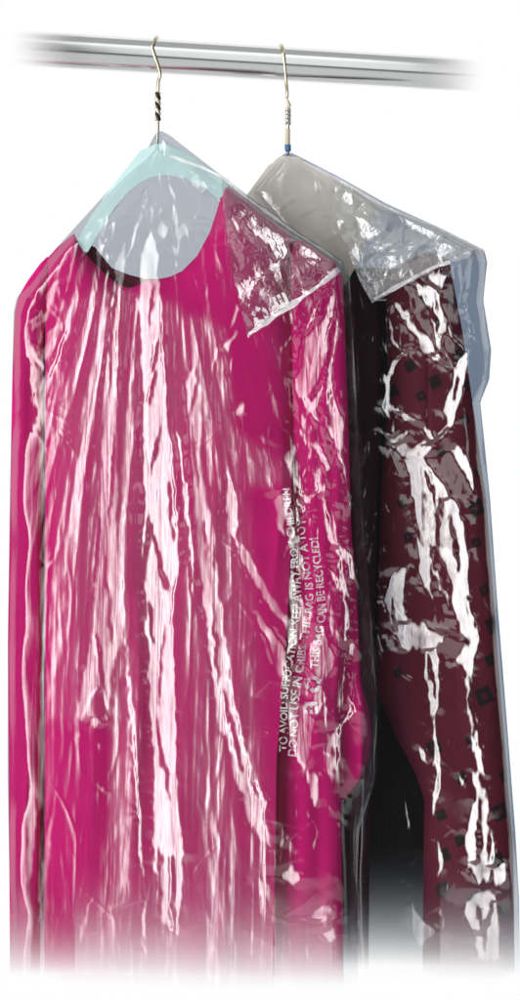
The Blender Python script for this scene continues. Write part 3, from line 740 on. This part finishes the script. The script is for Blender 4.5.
lines = [("TO AVOID SUFFOCATION KEEP AWAY FROM CHILDREN", [(286, 752), (289, 690), (296, 640), (301, 600), (296, 550), (290, 488)], 7.5),
         ("DO NOT USE IN CRIBS. THIS BAG IS NOT A TOY", [(296, 757), (300, 690), (308, 640), (313, 600), (309, 560), (304, 518)], 8),
         ("THIS BAG CAN BE RECYCLED!", [(318, 668), (321, 650), (326, 615), (324, 590), (318, 538)], 8)]
Vt, Ft, off = [], [], 0
for s, path, h in lines:
    v, f = text_on_path(s, path, h); Vt.append(v); Ft += [[i + off for i in q] for q in f]; off += len(v)
print_on('warning_text', np.concatenate(Vt), Ft, surf1, front1)

def recycle_symbol(cx, cy, r, rot):
    V, F = [], []
    for k in range(3):
        a0 = rot + k * 2 * math.pi / 3
        th = np.linspace(0, math.radians(72), 7); o = len(V)
        for t in th:
            for rr in (r * 0.56, r * 0.98): V.append((cx + rr * math.cos(a0 + t), cy + rr * math.sin(a0 + t)))
        F += [[o + 2 * i, o + 2 * i + 1, o + 2 * i + 3, o + 2 * i + 2] for i in range(6)]
        e = a0 + th[-1]; o = len(V)
        for rr, da in ((0.38, 0), (1.2, 0), (0.8, 0.62)): V.append((cx + r * rr * math.cos(e + da), cy + r * rr * math.sin(e + da)))
        F.append([o, o + 1, o + 2])
    return np.array(V), F
def prong_glyph(cx, cy, w, h, rot):
    """a blocky three-pronged character"""
    R_ = [(-.5, .2, .5, .5)] + [(x, -.5, x + .24, .2) for x in (-.5, -.12, .26)]
    V, F = [], []
    c_, s_ = math.cos(rot), math.sin(rot)
    for x0, y0, x1, y1 in R_:
        o = len(V)
        for x, y in ((x0, y0), (x1, y0), (x1, y1), (x0, y1)): V.append((cx + w * x * c_ - h * y * s_, cy + w * x * s_ + h * y * c_))
        F.append([o, o + 1, o + 2, o + 3])
    return np.array(V), F
v, f = recycle_symbol(313, 684, 8.5, 0.3); print_on('recycling_symbol', v, f, surf1, front1)
v, f = prong_glyph(311, 708, 13, 12, math.pi); print_on('printed_mark', v, f, surf1, front1)
v, f = recycle_symbol(260, 315, 8.5, 0.9); print_on('recycling_symbol', v, f, ff1, flap1, 0.0030)
v, f = prong_glyph(281, 301, 14, 14, -0.45); print_on('printed_mark', v, f, ff1, flap1, 0.0030)

# ------------------------------------------------------------------ light
def softbox(name, pos, target, w, h, L):
    l = bpy.data.lights.new(name, 'AREA'); l.shape = 'RECTANGLE'; l.size = w; l.size_y = h
    l.energy = L * math.pi * w * h
    o = bpy.data.objects.new(name, l); C.objects.link(o); o.location = pos
    from mathutils import Vector
    dv = Vector(target) - Vector(pos); o.rotation_euler = dv.to_track_quat('-Z', 'Y').to_euler()
    return o
for az, L in ((-28, 0.55), (-33, 1.5), (-38, 2.4), (-43, 3.9), (-48, 5.2), (-53, 6.3), (-58, 6.8), (-63, 6.0)):
    softbox('strip_softbox', bank(az), (0, 0, 0), 0.262, 5.0, L)       # a bank of strips, brighter towards the left
ra = math.radians(29)
softbox('low_softbox', (1.5 * math.sin(ra), -1.5 * math.cos(ra), 1.0), (0, 0, 0.44), 0.74, 1.9, 0.9)

w = bpy.data.worlds.new('World'); sc.world = w; w.use_nodes = True
nt = w.node_tree; nt.nodes.clear()
out = nt.nodes.new('ShaderNodeOutputWorld'); bg = nt.nodes.new('ShaderNodeBackground')
tc = nt.nodes.new('ShaderNodeTexCoord'); s = nt.nodes.new('ShaderNodeSeparateXYZ'); nt.links.new(tc.outputs['Generated'], s.inputs[0])
bk = ramp01(nt, math_(nt, 'ADD', s.outputs[1], math_(nt, 'MULTIPLY', math_(nt, 'MAXIMUM', s.outputs[2], 0.0), 0.55)), 0.72, 0.84)   # plain white world light behind, carried upward for the rod to mirror
up = math_(nt, 'MULTIPLY', ramp01(nt, s.outputs[2], 0.40, 0.70), 0.42)
dn = math_(nt, 'MULTIPLY', ramp01(nt, math_(nt, 'MULTIPLY', s.outputs[2], -1.0), 0.25, 0.45), 0.62)
val = math_(nt, 'MAXIMUM', math_(nt, 'MAXIMUM', bk, up), math_(nt, 'MAXIMUM', dn, 0.02))
nt.links.new(val, bg.inputs['Color']); bg.inputs['Strength'].default_value = 1.0
nt.links.new(bg.outputs[0], out.inputs['Surface'])

# ------------------------------------------------------------------ camera and render settings
cd = bpy.data.cameras.new('camera'); cam = bpy.data.objects.new('camera', cd); C.objects.link(cam)
cam.location = (0, -D, 0); cam.rotation_euler = (math.radians(90), 0, 0)
cd.sensor_fit = 'VERTICAL'; cd.sensor_height = 36.0; cd.lens = 36.0 * D; cd.clip_end = 100
sc.camera = cam
sc.render.engine = 'CYCLES'
sc.cycles.transparent_max_bounces = 32
sc.cycles.max_bounces = 8
sc.cycles.use_denoising = True
sc.view_settings.view_transform = 'Standard'; sc.view_settings.look = 'None'
sc.view_settings.exposure = 0.0; sc.view_settings.gamma = 1.0
